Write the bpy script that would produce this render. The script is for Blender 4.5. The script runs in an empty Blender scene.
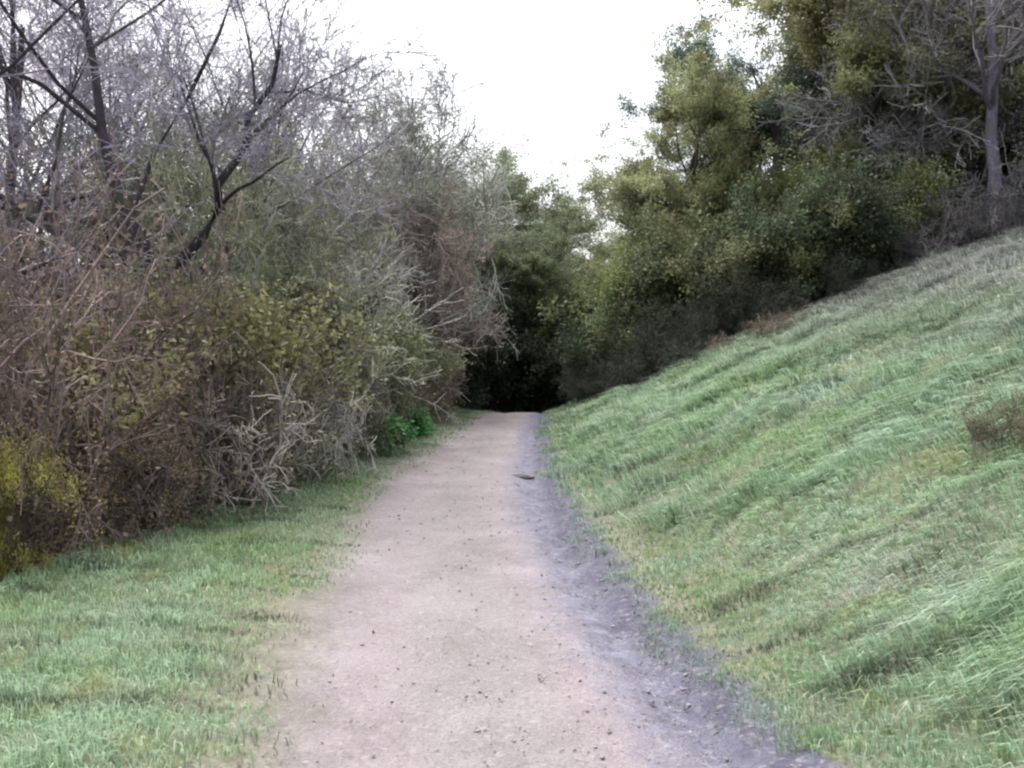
import bpy, math, random
import numpy as np
from mathutils import Vector

R_ = math.radians
rng = np.random.default_rng(11)
sc = bpy.context.scene
col = sc.collection

# ------------------------------------------------------------------ camera, sky, sun, exposure
F_PX, HZ, CAM_Z = 850.0, 350.0, 1.55
cd = bpy.data.cameras.new('camera')
cam = bpy.data.objects.new('camera', cd)
col.objects.link(cam)
cd.sensor_width = 36.0
cd.lens = 36.0 * F_PX / 1024.0
cd.clip_start, cd.clip_end = 0.05, 3000
cam.location = (0, 0, CAM_Z)
cam.rotation_euler = (R_(90) - math.atan((384 - HZ) / F_PX), 0, 0)
sc.camera = cam

SUN_EL, SUN_AZ = 62.0, 325.0        # overcast: a broad soft sun, high, ahead and to the left
world = bpy.data.worlds.new('World')
sc.world = world
world.use_nodes = True
wn, wl = world.node_tree.nodes, world.node_tree.links
wn.clear()
sky = wn.new('ShaderNodeTexSky')
sky.sky_type = 'NISHITA'
sky.sun_disc = False
sky.sun_elevation = R_(SUN_EL)
sky.sun_rotation = R_(SUN_AZ)
sky.air_density, sky.dust_density, sky.ozone_density = 1.0, 6.0, 1.0
hs = wn.new('ShaderNodeHueSaturation')
hs.inputs['Saturation'].default_value = 0.36      # cloud cover greys the blue out
bg = wn.new('ShaderNodeBackground')
bg.inputs['Strength'].default_value = 0.15
wo = wn.new('ShaderNodeOutputWorld')
wl.new(sky.outputs[0], hs.inputs['Color'])
wl.new(hs.outputs[0], bg.inputs['Color'])
wl.new(bg.outputs[0], wo.inputs['Surface'])

sl = bpy.data.lights.new('sun', 'SUN')
sl.energy = 1.3
sl.angle = R_(60)
sl.color = (1.0, 0.97, 0.94)
sun = bpy.data.objects.new('sun', sl)
col.objects.link(sun)
az, el = R_(SUN_AZ), R_(SUN_EL)
d = Vector((math.sin(az) * math.cos(el), math.cos(az) * math.cos(el), math.sin(el)))
sun.rotation_euler = (-d).to_track_quat('-Z', 'Y').to_euler()

vs = sc.view_settings
vs.view_transform, vs.look, vs.gamma, vs.use_curve_mapping = 'Standard', 'None', 1.0, False
vs.exposure = 1.28
sc.cycles.use_denoising = True
sc.cycles.max_bounces = 5
sc.cycles.diffuse_bounces = 3
sc.cycles.transparent_max_bounces = 4
sc.cycles.filter_width = 2.4

# ------------------------------------------------------------------ helpers
def norm(v):
    return v / np.maximum(np.linalg.norm(v, axis=-1, keepdims=True), 1e-9)

def mesh_from(name, verts, loops, sizes, smooth=False):
    me = bpy.data.meshes.new(name)
    verts = np.asarray(verts, np.float32).reshape(-1, 3)
    loops = np.asarray(loops, np.int32).ravel()
    sizes = np.asarray(sizes, np.int32).ravel()
    me.vertices.add(len(verts))
    me.vertices.foreach_set('co', verts.ravel())
    me.loops.add(len(loops))
    me.loops.foreach_set('vertex_index', loops)
    me.polygons.add(len(sizes))
    starts = np.concatenate([[0], np.cumsum(sizes)[:-1]]).astype(np.int32)
    me.polygons.foreach_set('loop_start', starts)
    if smooth:
        me.polygons.foreach_set('use_smooth', np.ones(len(sizes), bool))
    me.update(calc_edges=True)
    me.validate()
    return me

class Geo:
    """collects quads, tris of one mesh"""
    def __init__(s):
        s.v, s.l, s.z, s.n = [], [], [], 0
    def add(s, verts, faces):
        verts = np.asarray(verts).reshape(-1, 3)
        faces = np.asarray(faces)
        s.v.append(verts); s.l.append((faces + s.n).ravel()); s.z.append(np.full(len(faces), faces.shape[1]))
        s.n += len(verts)
    def tubes(s, P, R, sides=5):
        N, K, _ = P.shape
        T = norm(np.gradient(P, axis=1))
        ref = np.where(np.abs(T[..., 2:3]) > 0.9, np.array([1.0, 0, 0]), np.array([0, 0, 1.0]))
        U = norm(np.cross(T, ref)); V = np.cross(T, U)
        a = np.linspace(0, 2 * np.pi, sides, endpoint=False)
        ring = (P[:, :, None] + R[:, :, None, None] *
                (np.cos(a)[None, None, :, None] * U[:, :, None] + np.sin(a)[None, None, :, None] * V[:, :, None]))
        base = (np.arange(N) * K * sides)[:, None, None]
        k = (np.arange(K - 1) * sides)[None, :, None]
        i = np.arange(sides)[None, None, :]; j = (np.arange(sides) + 1)[None, None, :] % sides
        f = np.stack([base + k + i, base + k + j, base + k + sides + j, base + k + sides + i], -1).reshape(-1, 4)
        s.add(ring, f)
    def leaves(s, C, L, W, updir=0.3, r=None):
        r = r or rng
        n = len(C)
        a = norm(r.normal(size=(n, 3)))
        nn = norm(r.normal(size=(n, 3)) + np.array([0, 0, updir * 2]))
        b = norm(np.cross(a, nn))
        L = (np.ones(n) * L * r.uniform(.6, 1.25, n))[:, None]; W = (np.ones(n) * W * r.uniform(.6, 1.25, n))[:, None]
        fold = nn * L * 0.18
        v = np.stack([C - a * L * .5, C + b * W * .5 - fold, C + a * L * .5, C - b * W * .5 - fold], 1)
        f = np.arange(n * 4).reshape(n, 4)
        tri = np.concatenate([f[:, [0, 1, 2]], f[:, [0, 2, 3]]])
        s.add(v, tri)
    def build(s, name, mat, smooth=False):
        me = mesh_from(name, np.concatenate(s.v), np.concatenate(s.l), np.concatenate(s.z), smooth)
        me.materials.append(mat)
        return me

def grow(P, R, L, m, t0=.3, ang=(35, 65), lr=.5, K=4, wig=.12, up=.15, rr=.6, tip=.3, grav=0.0, r=None, t1=1.0):
    r = r or rng
    N, Kp, _ = P.shape
    idx = np.repeat(np.arange(N), m)
    M = len(idx)
    t = r.uniform(t0, t1, M) * (Kp - 1)
    i0 = np.minimum(t.astype(int), Kp - 2); fr = (t - i0)[:, None]
    pos = P[idx, i0] * (1 - fr) + P[idx, i0 + 1] * fr
    rad = (R[idx, i0] * (1 - fr[:, 0]) + R[idx, i0 + 1] * fr[:, 0]) * rr * r.uniform(.75, 1.1, M)
    T = norm(P[idx, i0 + 1] - P[idx, i0])
    perp = norm(np.cross(T, r.normal(size=(M, 3))))
    a = np.radians(r.uniform(ang[0], ang[1], M))[:, None]
    D = norm(np.cos(a) * T + np.sin(a) * perp + np.array([0, 0, up]))
    Ln = L[idx] * lr * r.uniform(.6, 1.25, M)
    Q = [pos]
    for k in range(K - 1):
        Q.append(Q[-1] + D * (Ln / (K - 1))[:, None])
        D = norm(D + r.normal(size=(M, 3)) * wig + np.array([0, 0, grav]))
    Q = np.stack(Q, 1)
    RR = rad[:, None] * np.linspace(1, tip, K)[None]
    return Q, RR, Ln

def trunkline(pts, r0, r1, K=9, wig=.03, r=None):
    r = r or rng
    pts = np.array(pts, float)
    t = np.linspace(0, len(pts) - 1, K)
    P = np.stack([np.interp(t, np.arange(len(pts)), pts[:, i]) for i in range(3)], 1)
    P[1:] += r.normal(size=(K - 1, 3)) * wig
    rad = np.interp(np.linspace(0, 1, K), [0, .08, .2, 1], [r0 * 1.5, r0 * 1.12, r0, r1])
    return P[None], rad[None], np.array([np.linalg.norm(pts[-1] - pts[0])])

def interp(y, ys, xs):
    return np.interp(y, ys, xs)

# ------------------------------------------------------------------ terrain shape
YL = [-6, 0, 3.15, 5.27, 8.8, 12, 14.6, 18, 21, 26, 32, 40, 60]
XL = [-.95, -.95, -1.06, -1.31, -1.64, -1.60, -1.40, -1.08, -.78, .1, 1.4, 3.6, 10]
YR = [-6, 0, 3.15, 3.8, 5.1, 7.75, 11, 16.5, 21, 26, 32, 40, 60]
XR = [1.5, 1.45, 1.18, 1.03, .83, .63, .56, .66, .85, 1.7, 3.0, 5.2, 11.6]
YE = [-6, 3, 5.3, 8.5, 11.5, 15, 19, 22, 30, 60]
XE = [-3.4, -3.3, -3.15, -2.9, -2.5, -2.05, -1.6, -1.3, -.4, 7]

def smooth(e0, e1, x):
    t = np.clip((x - e0) / (e1 - e0), 0, 1)
    return t * t * (3 - 2 * t)

_w = np.random.default_rng(3)
_F = [(_w.normal(size=2), _w.uniform(0, 6.28)) for _ in range(24)]
def lump(x, y, s):
    o = 0
    for (k, p) in _F[:14]:
        o = o + np.sin((x * k[0] + y * k[1]) * s + p)
    return o / 5.0
def lump2(x, y, s):
    o = 0
    for (k, p) in _F[8:24]:
        o = o + np.sin((x * k[0] + y * k[1]) * s * 1.7 + p * 2)
    return o / 5.0

def edge_wob(y, side):
    return .05 * np.sin(y * 2.1 + side) + .035 * np.sin(y * 5.3 + 2 * side) + .02 * np.sin(y * 11.7 + side)

def height(x, y):
    x = np.asarray(x, float); y = np.asarray(y, float)
    xl, xr, xe = interp(y, YL, XL), interp(y, YR, XR), interp(y, YE, XE)
    z = np.zeros(np.broadcast(x, y).shape)
    s = np.maximum(x - xr - .02, 0)
    S = np.sqrt(s * s + .2) - np.sqrt(.2)
    z = z + .55 * 17 * (1 - np.exp(-S / 17))
    onhill = smooth(.1, 1.6, s)
    z = z + onhill * (.06 * lump(x, y, 1.1) + .04 * lump2(x, y, 2.6) + .025 * np.sin((x * .95 - y * .25) * 5.2 + lump(x, y, .8)))
    # left verge then the drop
    lft = smooth(0, .5, xl - x)
    z = z + lft * (.02 + .018 * lump(x, y, 1.7) + .012 * lump2(x, y, 3.2))
    drop = smooth(-.1, 2.2, xe - x)
    z = z - drop * (.95 + .12 * lump(x, y, .7))
    z = z - smooth(3, 40, xe - x) * 1.5
    # path: hollow, with the rut along its right side
    u = (x - xl) / (xr - xl)
    inp = smooth(-.05, .12, u) * smooth(-.05, .1, 1 - u)
    z = z - inp * (.025 + .012 * lump(x, y, 1.4))
    z = z - .045 * np.exp(-((u - .86) / .07) ** 2) - .02 * np.exp(-((u - .27) / .12) ** 2)
    # beyond the brow the way dips
    z = z - .07 * np.maximum(y - 20.5, 0) * smooth(20, 24, y) * (1 - .6 * smooth(0, 12, x - xr)) * np.clip(1.7 - y / 60, 0.4, 1)
    return z

def hz(x, y):
    return float(height(x, y))

# ------------------------------------------------------------------ materials
def mat(name):
    m = bpy.data.materials.new(name)
    m.use_nodes = True
    n, l = m.node_tree.nodes, m.node_tree.links
    n.clear()
    out = n.new('ShaderNodeOutputMaterial')
    return m, n, l, out

def ramp(n, stops):
    r = n.new('ShaderNodeValToRGB')
    e = r.color_ramp.elements
    while len(e) > 1: e.remove(e[0])
    e[0].position = stops[0][0]; e[0].color = (*stops[0][1], 1)
    for p, c in stops[1:]:
        q = e.new(p); q.color = (*c, 1)
    return r

def noise(n, l, vec, scale, detail=4, rough=.6, dist=0.0):
    t = n.new('ShaderNodeTexNoise')
    t.inputs['Scale'].default_value = scale; t.inputs['Detail'].default_value = detail
    t.inputs['Roughness'].default_value = rough; t.inputs['Distortion'].default_value = dist
    if vec is not None: l.new(vec, t.inputs['Vector'])
    return t.outputs['Fac']

def mix(n, l, fac, a, b, mode='MIX'):
    m = n.new('ShaderNodeMix'); m.data_type = 'RGBA'; m.blend_type = mode
    for k, v in ((0, fac), (6, a), (7, b)):
        if isinstance(v, (int, float)): m.inputs[k].default_value = v
        elif isinstance(v, tuple): m.inputs[k].default_value = (*v, 1)
        else: l.new(v, m.inputs[k])
    return m.outputs[2]

def mrange(n, l, v, a, b, c, d):
    m = n.new('ShaderNodeMapRange')
    l.new(v, m.inputs[0])
    for i, q in enumerate((a, b, c, d)): m.inputs[i + 1].default_value = q
    return m.outputs[0]

def foliage_mat(name, transl=.33, rough=.5, vary=.35):
    """leaf colour = the object's own colour, varied leaf by leaf and clump by clump"""
    m, n, l, out = mat(name)
    oi = n.new('ShaderNodeObjectInfo'); ge = n.new('ShaderNodeNewGeometry'); tc = n.new('ShaderNodeTexCoord')
    k = noise(n, l, tc.outputs['Object'], 1.3, 3)
    hsv = n.new('ShaderNodeHueSaturation')
    l.new(oi.outputs['Color'], hsv.inputs['Color'])
    l.new(mrange(n, l, k, .3, .7, .475, .525), hsv.inputs['Hue'])
    l.new(mrange(n, l, ge.outputs['Random Per Island'], 0, 1, .7, 1.15), hsv.inputs['Saturation'])
    v1 = mrange(n, l, ge.outputs['Random Per Island'], 0, 1, 1 - vary, 1 + vary)
    v2 = mrange(n, l, k, .35, .65, .55, 1.5)
    mm = n.new('ShaderNodeMath'); mm.operation = 'MULTIPLY'; l.new(v1, mm.inputs[0]); l.new(v2, mm.inputs[1])
    l.new(mm.outputs[0], hsv.inputs['Value'])
    p = n.new('ShaderNodeBsdfPrincipled'); p.inputs['Roughness'].default_value = rough
    p.inputs['Specular IOR Level'].default_value = .2
    l.new(hsv.outputs[0], p.inputs['Base Color'])
    t = n.new('ShaderNodeBsdfTranslucent'); l.new(hsv.outputs[0], t.inputs['Color'])
    ms = n.new('ShaderNodeMixShader'); ms.inputs[0].default_value = transl
    l.new(p.outputs[0], ms.inputs[1]); l.new(t.outputs[0], ms.inputs[2]); l.new(ms.outputs[0], out.inputs[0])
    return m

def bark_mat(name):
    m, n, l, out = mat(name)
    oi = n.new('ShaderNodeObjectInfo'); tc = n.new('ShaderNodeTexCoord'); ge = n.new('ShaderNodeNewGeometry')
    mp = n.new('ShaderNodeMapping'); mp.inputs['Scale'].default_value = (9, 9, 2.0)
    l.new(tc.outputs['Object'], mp.inputs[0])
    k = noise(n, l, mp.outputs[0], 2.2, 6, .7)
    big = noise(n, l, tc.outputs['Object'], 1.6, 3)
    c = mix(n, l, 1.0, oi.outputs['Color'], ramp_out(n, l, k, [(.3, (.45, .45, .45)), (.55, (1, 1, 1)), (.75, (1.5, 1.5, 1.5))]), 'MULTIPLY')
    c = mix(n, l, mrange(n, l, big, .52, .66, 0, .55), c, (.13, .15, .085))     # lichen and moss
    hsv = n.new('ShaderNodeHueSaturation'); l.new(c, hsv.inputs['Color'])
    l.new(mrange(n, l, ge.outputs['Random Per Island'], 0, 1, .65, 1.4), hsv.inputs['Value'])
    p = n.new('ShaderNodeBsdfPrincipled'); p.inputs['Roughness'].default_value = .85
    p.inputs['Specular IOR Level'].default_value = .2
    l.new(hsv.outputs[0], p.inputs['Base Color'])
    b = n.new('ShaderNodeBump'); b.inputs['Strength'].default_value = .6; b.inputs['Distance'].default_value = .03
    l.new(k, b.inputs['Height']); l.new(b.outputs[0], p.inputs['Normal'])
    l.new(p.outputs[0], out.inputs[0])
    return m

def ramp_out(n, l, fac, stops):
    r = ramp(n, stops); l.new(fac, r.inputs[0]); return r.outputs[0]

def grass_mat(name, stops, straw, yellow, straw_amt=(.55, .75), high=False):
    m, n, l, out = mat(name)
    ge = n.new('ShaderNodeNewGeometry')
    pos = ge.outputs['Position']
    mp = n.new('ShaderNodeMapping'); mp.inputs['Rotation'].default_value = (0, R_(-27), R_(18)); mp.inputs['Scale'].default_value = (.45, 2.6, 1)
    l.new(pos, mp.inputs[0])
    k = noise(n, l, pos, .75, 4, .65)
    k2 = noise(n, l, mp.outputs[0], 1.5, 4, .65)
    k3 = noise(n, l, pos, 2.3, 3, .6)
    c = ramp_out(n, l, k, stops)
    c = mix(n, l, mrange(n, l, k3, .55, .72, 0, .75), c, yellow)
    c = mix(n, l, mrange(n, l, k2, straw_amt[0], straw_amt[1], 0, .85), c, straw)
    mp2 = n.new('ShaderNodeMapping'); mp2.inputs['Scale'].default_value = (.5, 3.0, .4); mp2.inputs['Rotation'].default_value = (0, 0, R_(8))
    l.new(pos, mp2.inputs[0])
    k4 = noise(n, l, mp2.outputs[0], 1.7, 4, .7)
    c = mix(n, l, mrange(n, l, k4, .52, .62, 0, .9), c, (.07, .1, .062))
    if high:                                         # drier, greyer grass higher up the bank
        sx = n.new('ShaderNodeSeparateXYZ'); l.new(pos, sx.inputs[0])
        hh = n.new('ShaderNodeMath'); hh.operation = 'MULTIPLY_ADD'; l.new(k3, hh.inputs[0]); hh.inputs[1].default_value = 1.5; l.new(sx.outputs[2], hh.inputs[2])
        c = mix(n, l, mrange(n, l, hh.outputs[0], 1.9, 3.4, 0, .75), c, mix(n, l, mrange(n, l, k4, .4, .6, 0, 1), (.36, .35, .37), (.115, .115, .12)))
    hsv = n.new('ShaderNodeHueSaturation'); l.new(c, hsv.inputs['Color'])
    l.new(mrange(n, l, ge.outputs['Random Per Island'], 0, 1, .6, 1.4), hsv.inputs['Value'])
    l.new(mrange(n, l, ge.outputs['Random Per Island'], 0, 1, 1.1, .75), hsv.inputs['Saturation'])
    p = n.new('ShaderNodeBsdfPrincipled'); p.inputs['Roughness'].default_value = .5
    p.inputs['Specular IOR Level'].default_value = .5
    l.new(hsv.outputs[0], p.inputs['Base Color'])
    t = n.new('ShaderNodeBsdfTranslucent'); l.new(hsv.outputs[0], t.inputs['Color'])
    ms = n.new('ShaderNodeMixShader'); ms.inputs[0].default_value = .35
    l.new(p.outputs[0], ms.inputs[1]); l.new(t.outputs[0], ms.inputs[2]); l.new(ms.outputs[0], out.inputs[0])
    return m

def earth_mat(name, stops, scale, pebble, bump=.6, fine=60, patch=None, patch_amt=(.55, .7), rough=.9):
    m, n, l, out = mat(name)
    ge = n.new('ShaderNodeNewGeometry'); pos = ge.outputs['Position']
    k = noise(n, l, pos, scale, 6, .65)
    f = noise(n, l, pos, fine, 4, .7)
    c = ramp_out(n, l, k, stops)
    c = mix(n, l, .55, c, ramp_out(n, l, f, [(.3, (.45, .45, .45)), (.5, (1, 1, 1)), (.7, (1.45, 1.42, 1.4))]), 'MULTIPLY')
    if patch:
        q = noise(n, l, pos, 1.7, 5, .7, .4)
        c = mix(n, l, mrange(n, l, q, patch_amt[0], patch_amt[1], 0, .8), c, patch)
    vo = n.new('ShaderNodeTexVoronoi'); vo.inputs['Scale'].default_value = pebble; l.new(pos, vo.inputs['Vector'])
    vc = n.new('ShaderNodeSeparateColor'); l.new(vo.outputs['Color'], vc.inputs[0])
    c = mix(n, l, mrange(n, l, vc.outputs[0], .6, .95, 0, .35), c, ramp_out(n, l, vc.outputs[1], [(0, (.08, .075, .075)), (1, (.48, .44, .43))]))
    p = n.new('ShaderNodeBsdfPrincipled'); p.inputs['Roughness'].default_value = rough
    p.inputs['Specular IOR Level'].default_value = .3
    l.new(c, p.inputs['Base Color'])
    ad = n.new('ShaderNodeMath'); ad.operation = 'ADD'; l.new(f, ad.inputs[0])
    l.new(mrange(n, l, vo.outputs['Distance'], 0, .6, .5, 0), ad.inputs[1])
    b = n.new('ShaderNodeBump'); b.inputs['Strength'].default_value = bump; b.inputs['Distance'].default_value = .012
    l.new(ad.outputs[0], b.inputs['Height']); l.new(b.outputs[0], p.inputs['Normal'])
    l.new(p.outputs[0], out.inputs[0])
    return m

def stone_mat(name):
    m, n, l, out = mat(name)
    oi = n.new('ShaderNodeObjectInfo'); tc = n.new('ShaderNodeTexCoord'); ge = n.new('ShaderNodeNewGeometry')
    k = noise(n, l, tc.outputs['Object'], 14, 6, .7)
    c = mix(n, l, 1.0, oi.outputs['Color'], ramp_out(n, l, k, [(.3, (.5, .5, .5)), (.7, (1.4, 1.4, 1.35))]), 'MULTIPLY')
    hsv = n.new('ShaderNodeHueSaturation'); l.new(c, hsv.inputs['Color'])
    l.new(mrange(n, l, ge.outputs['Random Per Island'], 0, 1, .5, 1.45), hsv.inputs['Value'])
    p = n.new('ShaderNodeBsdfPrincipled'); p.inputs['Roughness'].default_value = .8
    l.new(hsv.outputs[0], p.inputs['Base Color'])
    b = n.new('ShaderNodeBump'); b.inputs['Strength'].default_value = .5; b.inputs['Distance'].default_value = .02
    l.new(k, b.inputs['Height']); l.new(b.outputs[0], p.inputs['Normal'])
    l.new(p.outputs[0], out.inputs[0])
    return m

M_LEAF = foliage_mat('leaf')
M_DEAD = foliage_mat('dead_leaf', .15, .8, .45)
M_BARK = bark_mat('bark')
M_TWIG = foliage_mat('twig', 0.0, .8, .4)
M_STONE = stone_mat('stone')
M_HILLGRASS = grass_mat('hill_grass', [(.3, (.2, .35, .14)), (.5, (.28, .43, .25)), (.7, (.36, .5, .38))],
                        (.42, .43, .385), (.3, .37, .1), (.54, .72), True)
M_VERGE = grass_mat('verge_grass', [(.3, (.26, .41, .17)), (.5, (.33, .48, .27)), (.7, (.4, .54, .4))],
                    (.4, .39, .32), (.38, .38, .12), (.53, .7))
M_GROUND = earth_mat('ground', [(.3, (.07, .075, .045)), (.5, (.12, .14, .075)), (.7, (.15, .13, .1))], 2.2, 40, .7, 45)
def path_mat(name):
    m, n, l, out = mat(name)
    ge = n.new('ShaderNodeNewGeometry'); pos = ge.outputs['Position']
    at = n.new('ShaderNodeAttribute'); at.attribute_name = 'across'
    u = at.outputs['Fac']
    k = noise(n, l, pos, 1.3, 6, .65); f = noise(n, l, pos, 75, 4, .7); e = noise(n, l, pos, 4.5, 5, .7); mid = noise(n, l, pos, 9, 5, .7)
    earth = ramp_out(n, l, k, [(.28, (.19, .16, .17)), (.5, (.268, .232, .247)), (.72, (.34, .3, .32))])
    earth = mix(n, l, mrange(n, l, mid, .52, .72, 0, .5), earth, (.23, .215, .18))
    damp = noise(n, l, pos, .55, 5, .7, .5)
    earth = mix(n, l, mrange(n, l, damp, .5, .68, 0, .55), earth, (.165, .14, .143))
    cen = n.new('ShaderNodeMath'); cen.operation = 'ABSOLUTE'
    cs = n.new('ShaderNodeMath'); cs.operation = 'SUBTRACT'; l.new(u, cs.inputs[0]); cs.inputs[1].default_value = .46; l.new(cs.outputs[0], cen.inputs[0])
    earth = mix(n, l, mrange(n, l, cen.outputs[0], .05, .2, .4, 0), earth, (.205, .2, .185))
    rut = ramp_out(n, l, mid, [(.32, (.085, .085, .12)), (.5, (.16, .158, .21)), (.68, (.24, .238, .3))])
    q9 = n.new('ShaderNodeMath'); q9.operation = 'MULTIPLY_ADD'; l.new(e, q9.inputs[0]); q9.inputs[1].default_value = .2; l.new(u, q9.inputs[2])
    dk = n.new('ShaderNodeMath'); dk.operation = 'MULTIPLY'
    l.new(mrange(n, l, q9.outputs[0], .95, 1.02, 0, 1), dk.inputs[0]); l.new(mrange(n, l, mid, .4, .5, 0, .9), dk.inputs[1])
    rut = mix(n, l, dk.outputs[0], rut, (.07, .068, .1))
    moss = ramp_out(n, l, mid, [(.35, (.13, .12, .1)), (.6, (.2, .205, .125))])
    def band(lo, hi, w, rise=True):
        q = n.new('ShaderNodeMath'); q.operation = 'MULTIPLY_ADD'
        l.new(e, q.inputs[0]); q.inputs[1].default_value = w; l.new(u, q.inputs[2])
        return mrange(n, l, q.outputs[0], lo + w * .5, hi + w * .5, 0 if rise else 1, 1 if rise else 0)
    c = mix(n, l, band(.66, .82, .3), earth, rut)
    c = mix(n, l, band(-.06, .16, .35, False), c, moss)
    c = mix(n, l, band(1.0, 1.06, .16), c, moss)
    c = mix(n, l, .6, c, ramp_out(n, l, f, [(.3, (.5, .5, .5)), (.5, (1, 1, 1)), (.7, (1.4, 1.38, 1.36))]), 'MULTIPLY')
    vo = n.new('ShaderNodeTexVoronoi'); vo.inputs['Scale'].default_value = 42; l.new(pos, vo.inputs['Vector'])
    vc = n.new('ShaderNodeSeparateColor'); l.new(vo.outputs['Color'], vc.inputs[0])
    c = mix(n, l, mrange(n, l, vc.outputs[0], .6, .95, 0, .3), c, ramp_out(n, l, vc.outputs[1], [(0, (.1, .095, .095)), (1, (.48, .44, .43))]))
    p = n.new('ShaderNodeBsdfPrincipled'); p.inputs['Roughness'].default_value = .85
    p.inputs['Specular IOR Level'].default_value = .3
    l.new(c, p.inputs['Base Color'])
    ad = n.new('ShaderNodeMath'); ad.operation = 'ADD'; l.new(f, ad.inputs[0]); l.new(mid, ad.inputs[1])
    b = n.new('ShaderNodeBump'); b.inputs['Strength'].default_value = .7; b.inputs['Distance'].default_value = .02
    l.new(ad.outputs[0], b.inputs['Height']); l.new(b.outputs[0], p.inputs['Normal'])
    l.new(p.outputs[0], out.inputs[0])
    return m
M_PATH = path_mat('path_earth')

# ------------------------------------------------------------------ the setting
def structure(name, me):
    o = bpy.data.objects.new(name, me); col.objects.link(o); o['kind'] = 'structure'; return o

def grid_mesh(name, X, Y, Z, m):
    ny, nx = X.shape
    v = np.stack([X, Y, Z], -1).reshape(-1, 3)
    i = np.arange((ny - 1) * (nx - 1)); r, c = i // (nx - 1), i % (nx - 1)
    a = r * nx + c
    f = np.stack([a, a + 1, a + nx + 1, a + nx], -1)
    me = mesh_from(name, v, f, np.full(len(f), 4), True)
    me.materials.append(m)
    return me

def axis(parts):
    out = []
    for a, b, s in parts: out.append(np.arange(a, b, s))
    return np.concatenate(out + [[parts[-1][1]]])

gx = axis([(-500, -60, 20), (-60, -14, 2), (-14, -4, .4), (-4, 4, .09), (4, 12, .16), (12, 30, 1), (30, 80, 5), (80, 500, 20)])
gy = axis([(-300, -30, 20), (-30, -2, 1.5), (-2, 14, .12), (14, 26, .25), (26, 60, 1), (60, 120, 4), (120, 800, 25)])
GX, GY = np.meshgrid(gx, gy)
_gl, _gr = interp(GY, YL, XL), interp(GY, YR, XR)
_gu = (GX - _gl) / (_gr - _gl)
bed = smooth(-.2, -.06, _gu) * smooth(-1.13, -1.04, -_gu) * (GY < 58) * (GY > -4.5)      # the path lies in a shallow bed
structure('ground', grid_mesh('ground', GX, GY, height(GX, GY) - .09 * bed, M_GROUND))

ys = np.concatenate([np.arange(-5, 16, .06), np.arange(16, 60, .25)])
t = np.linspace(-.22, 1.16, 70)
pxl, pxr = interp(ys, YL, XL)[:, None], interp(ys, YR, XR)[:, None]
PX = pxl + (pxr - pxl) * t[None]
PY = ys[:, None] + 0 * PX
rutm = np.exp(-((t[None] - .88) / .12) ** 2)
edge = smooth(-.22, -.12, t)[None] * smooth(-1.16, -1.1, -t)[None]
PZ = height(PX, PY) - .02 + .03 * edge + .003 * lump2(PX, PY, 9) + rutm * (.022 * lump2(PX, PY, 5) + .016 * lump(PX, PY, 13))
me = grid_mesh('path', PX, PY, PZ, M_PATH)
at_ = me.attributes.new('across', 'FLOAT', 'POINT')
at_.data.foreach_set('value', (0 * PX + t[None]).astype(np.float32).ravel())
structure('path', me)

# ------------------------------------------------------------------ grass, gravel, litter (nobody could count them)
def stuff(name, me, label):
    o = bpy.data.objects.new(name, me); col.objects.link(o)
    o['kind'] = 'stuff'; o['label'] = label; o['category'] = name.replace('_', ' ')
    return o

def scatter(x0, x1, y0, y1, dens, r):
    n = int((x1 - x0) * (y1 - y0) * dens)
    return r.uniform(x0, x1, n), r.uniform(y0, y1, n)

def blades(x, y, H, W, lean, r):
    n = len(x)
    z = height(x, y) + .006
    B = np.stack([x, y, z], 1)
    h = H * r.uniform(.5, 1.35, n)
    th = r.uniform(0, 2 * np.pi, n)
    side = np.stack([np.cos(th), np.sin(th), np.zeros(n)], 1)
    ln = lean(x, y, n, r)
    w = (W * r.uniform(.7, 1.3, n))[:, None]
    mid = B + ln * (h * .35)[:, None] + np.stack([np.zeros(n), np.zeros(n), h * .6], 1)
    tip = B + ln * (h * 1.05)[:, None] + np.stack([np.zeros(n), np.zeros(n), h * (.95 - .35 * np.minimum(np.linalg.norm(ln, axis=1), 1.6))], 1)
    v = np.stack([B - side * w * .5, B + side * w * .5, mid + side * w * .42, mid - side * w * .42, tip], 1)
    q = np.arange(n)[:, None] * 5
    return v, q + np.array([[0, 1, 2, 3]]), q + np.array([[3, 2, 4]])

def grass(name, regions, keep, Hf, lean, m, label, seed):
    r = np.random.default_rng(seed)
    g = Geo()
    for (x0, x1, y0, y1, dens, W) in regions:
        x, y = scatter(x0, x1, y0, y1, dens, r)
        k = keep(x, y, r); x, y = x[k], y[k]
        v, f4, f3 = blades(x, y, Hf(x, y), W, lean, r)
        n0 = g.n
        g.add(v, f4)
        g.l.append((f3 + n0).ravel()); g.z.append(np.full(len(f3), 3))
    return stuff(name, g.build(name, m), label)

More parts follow.
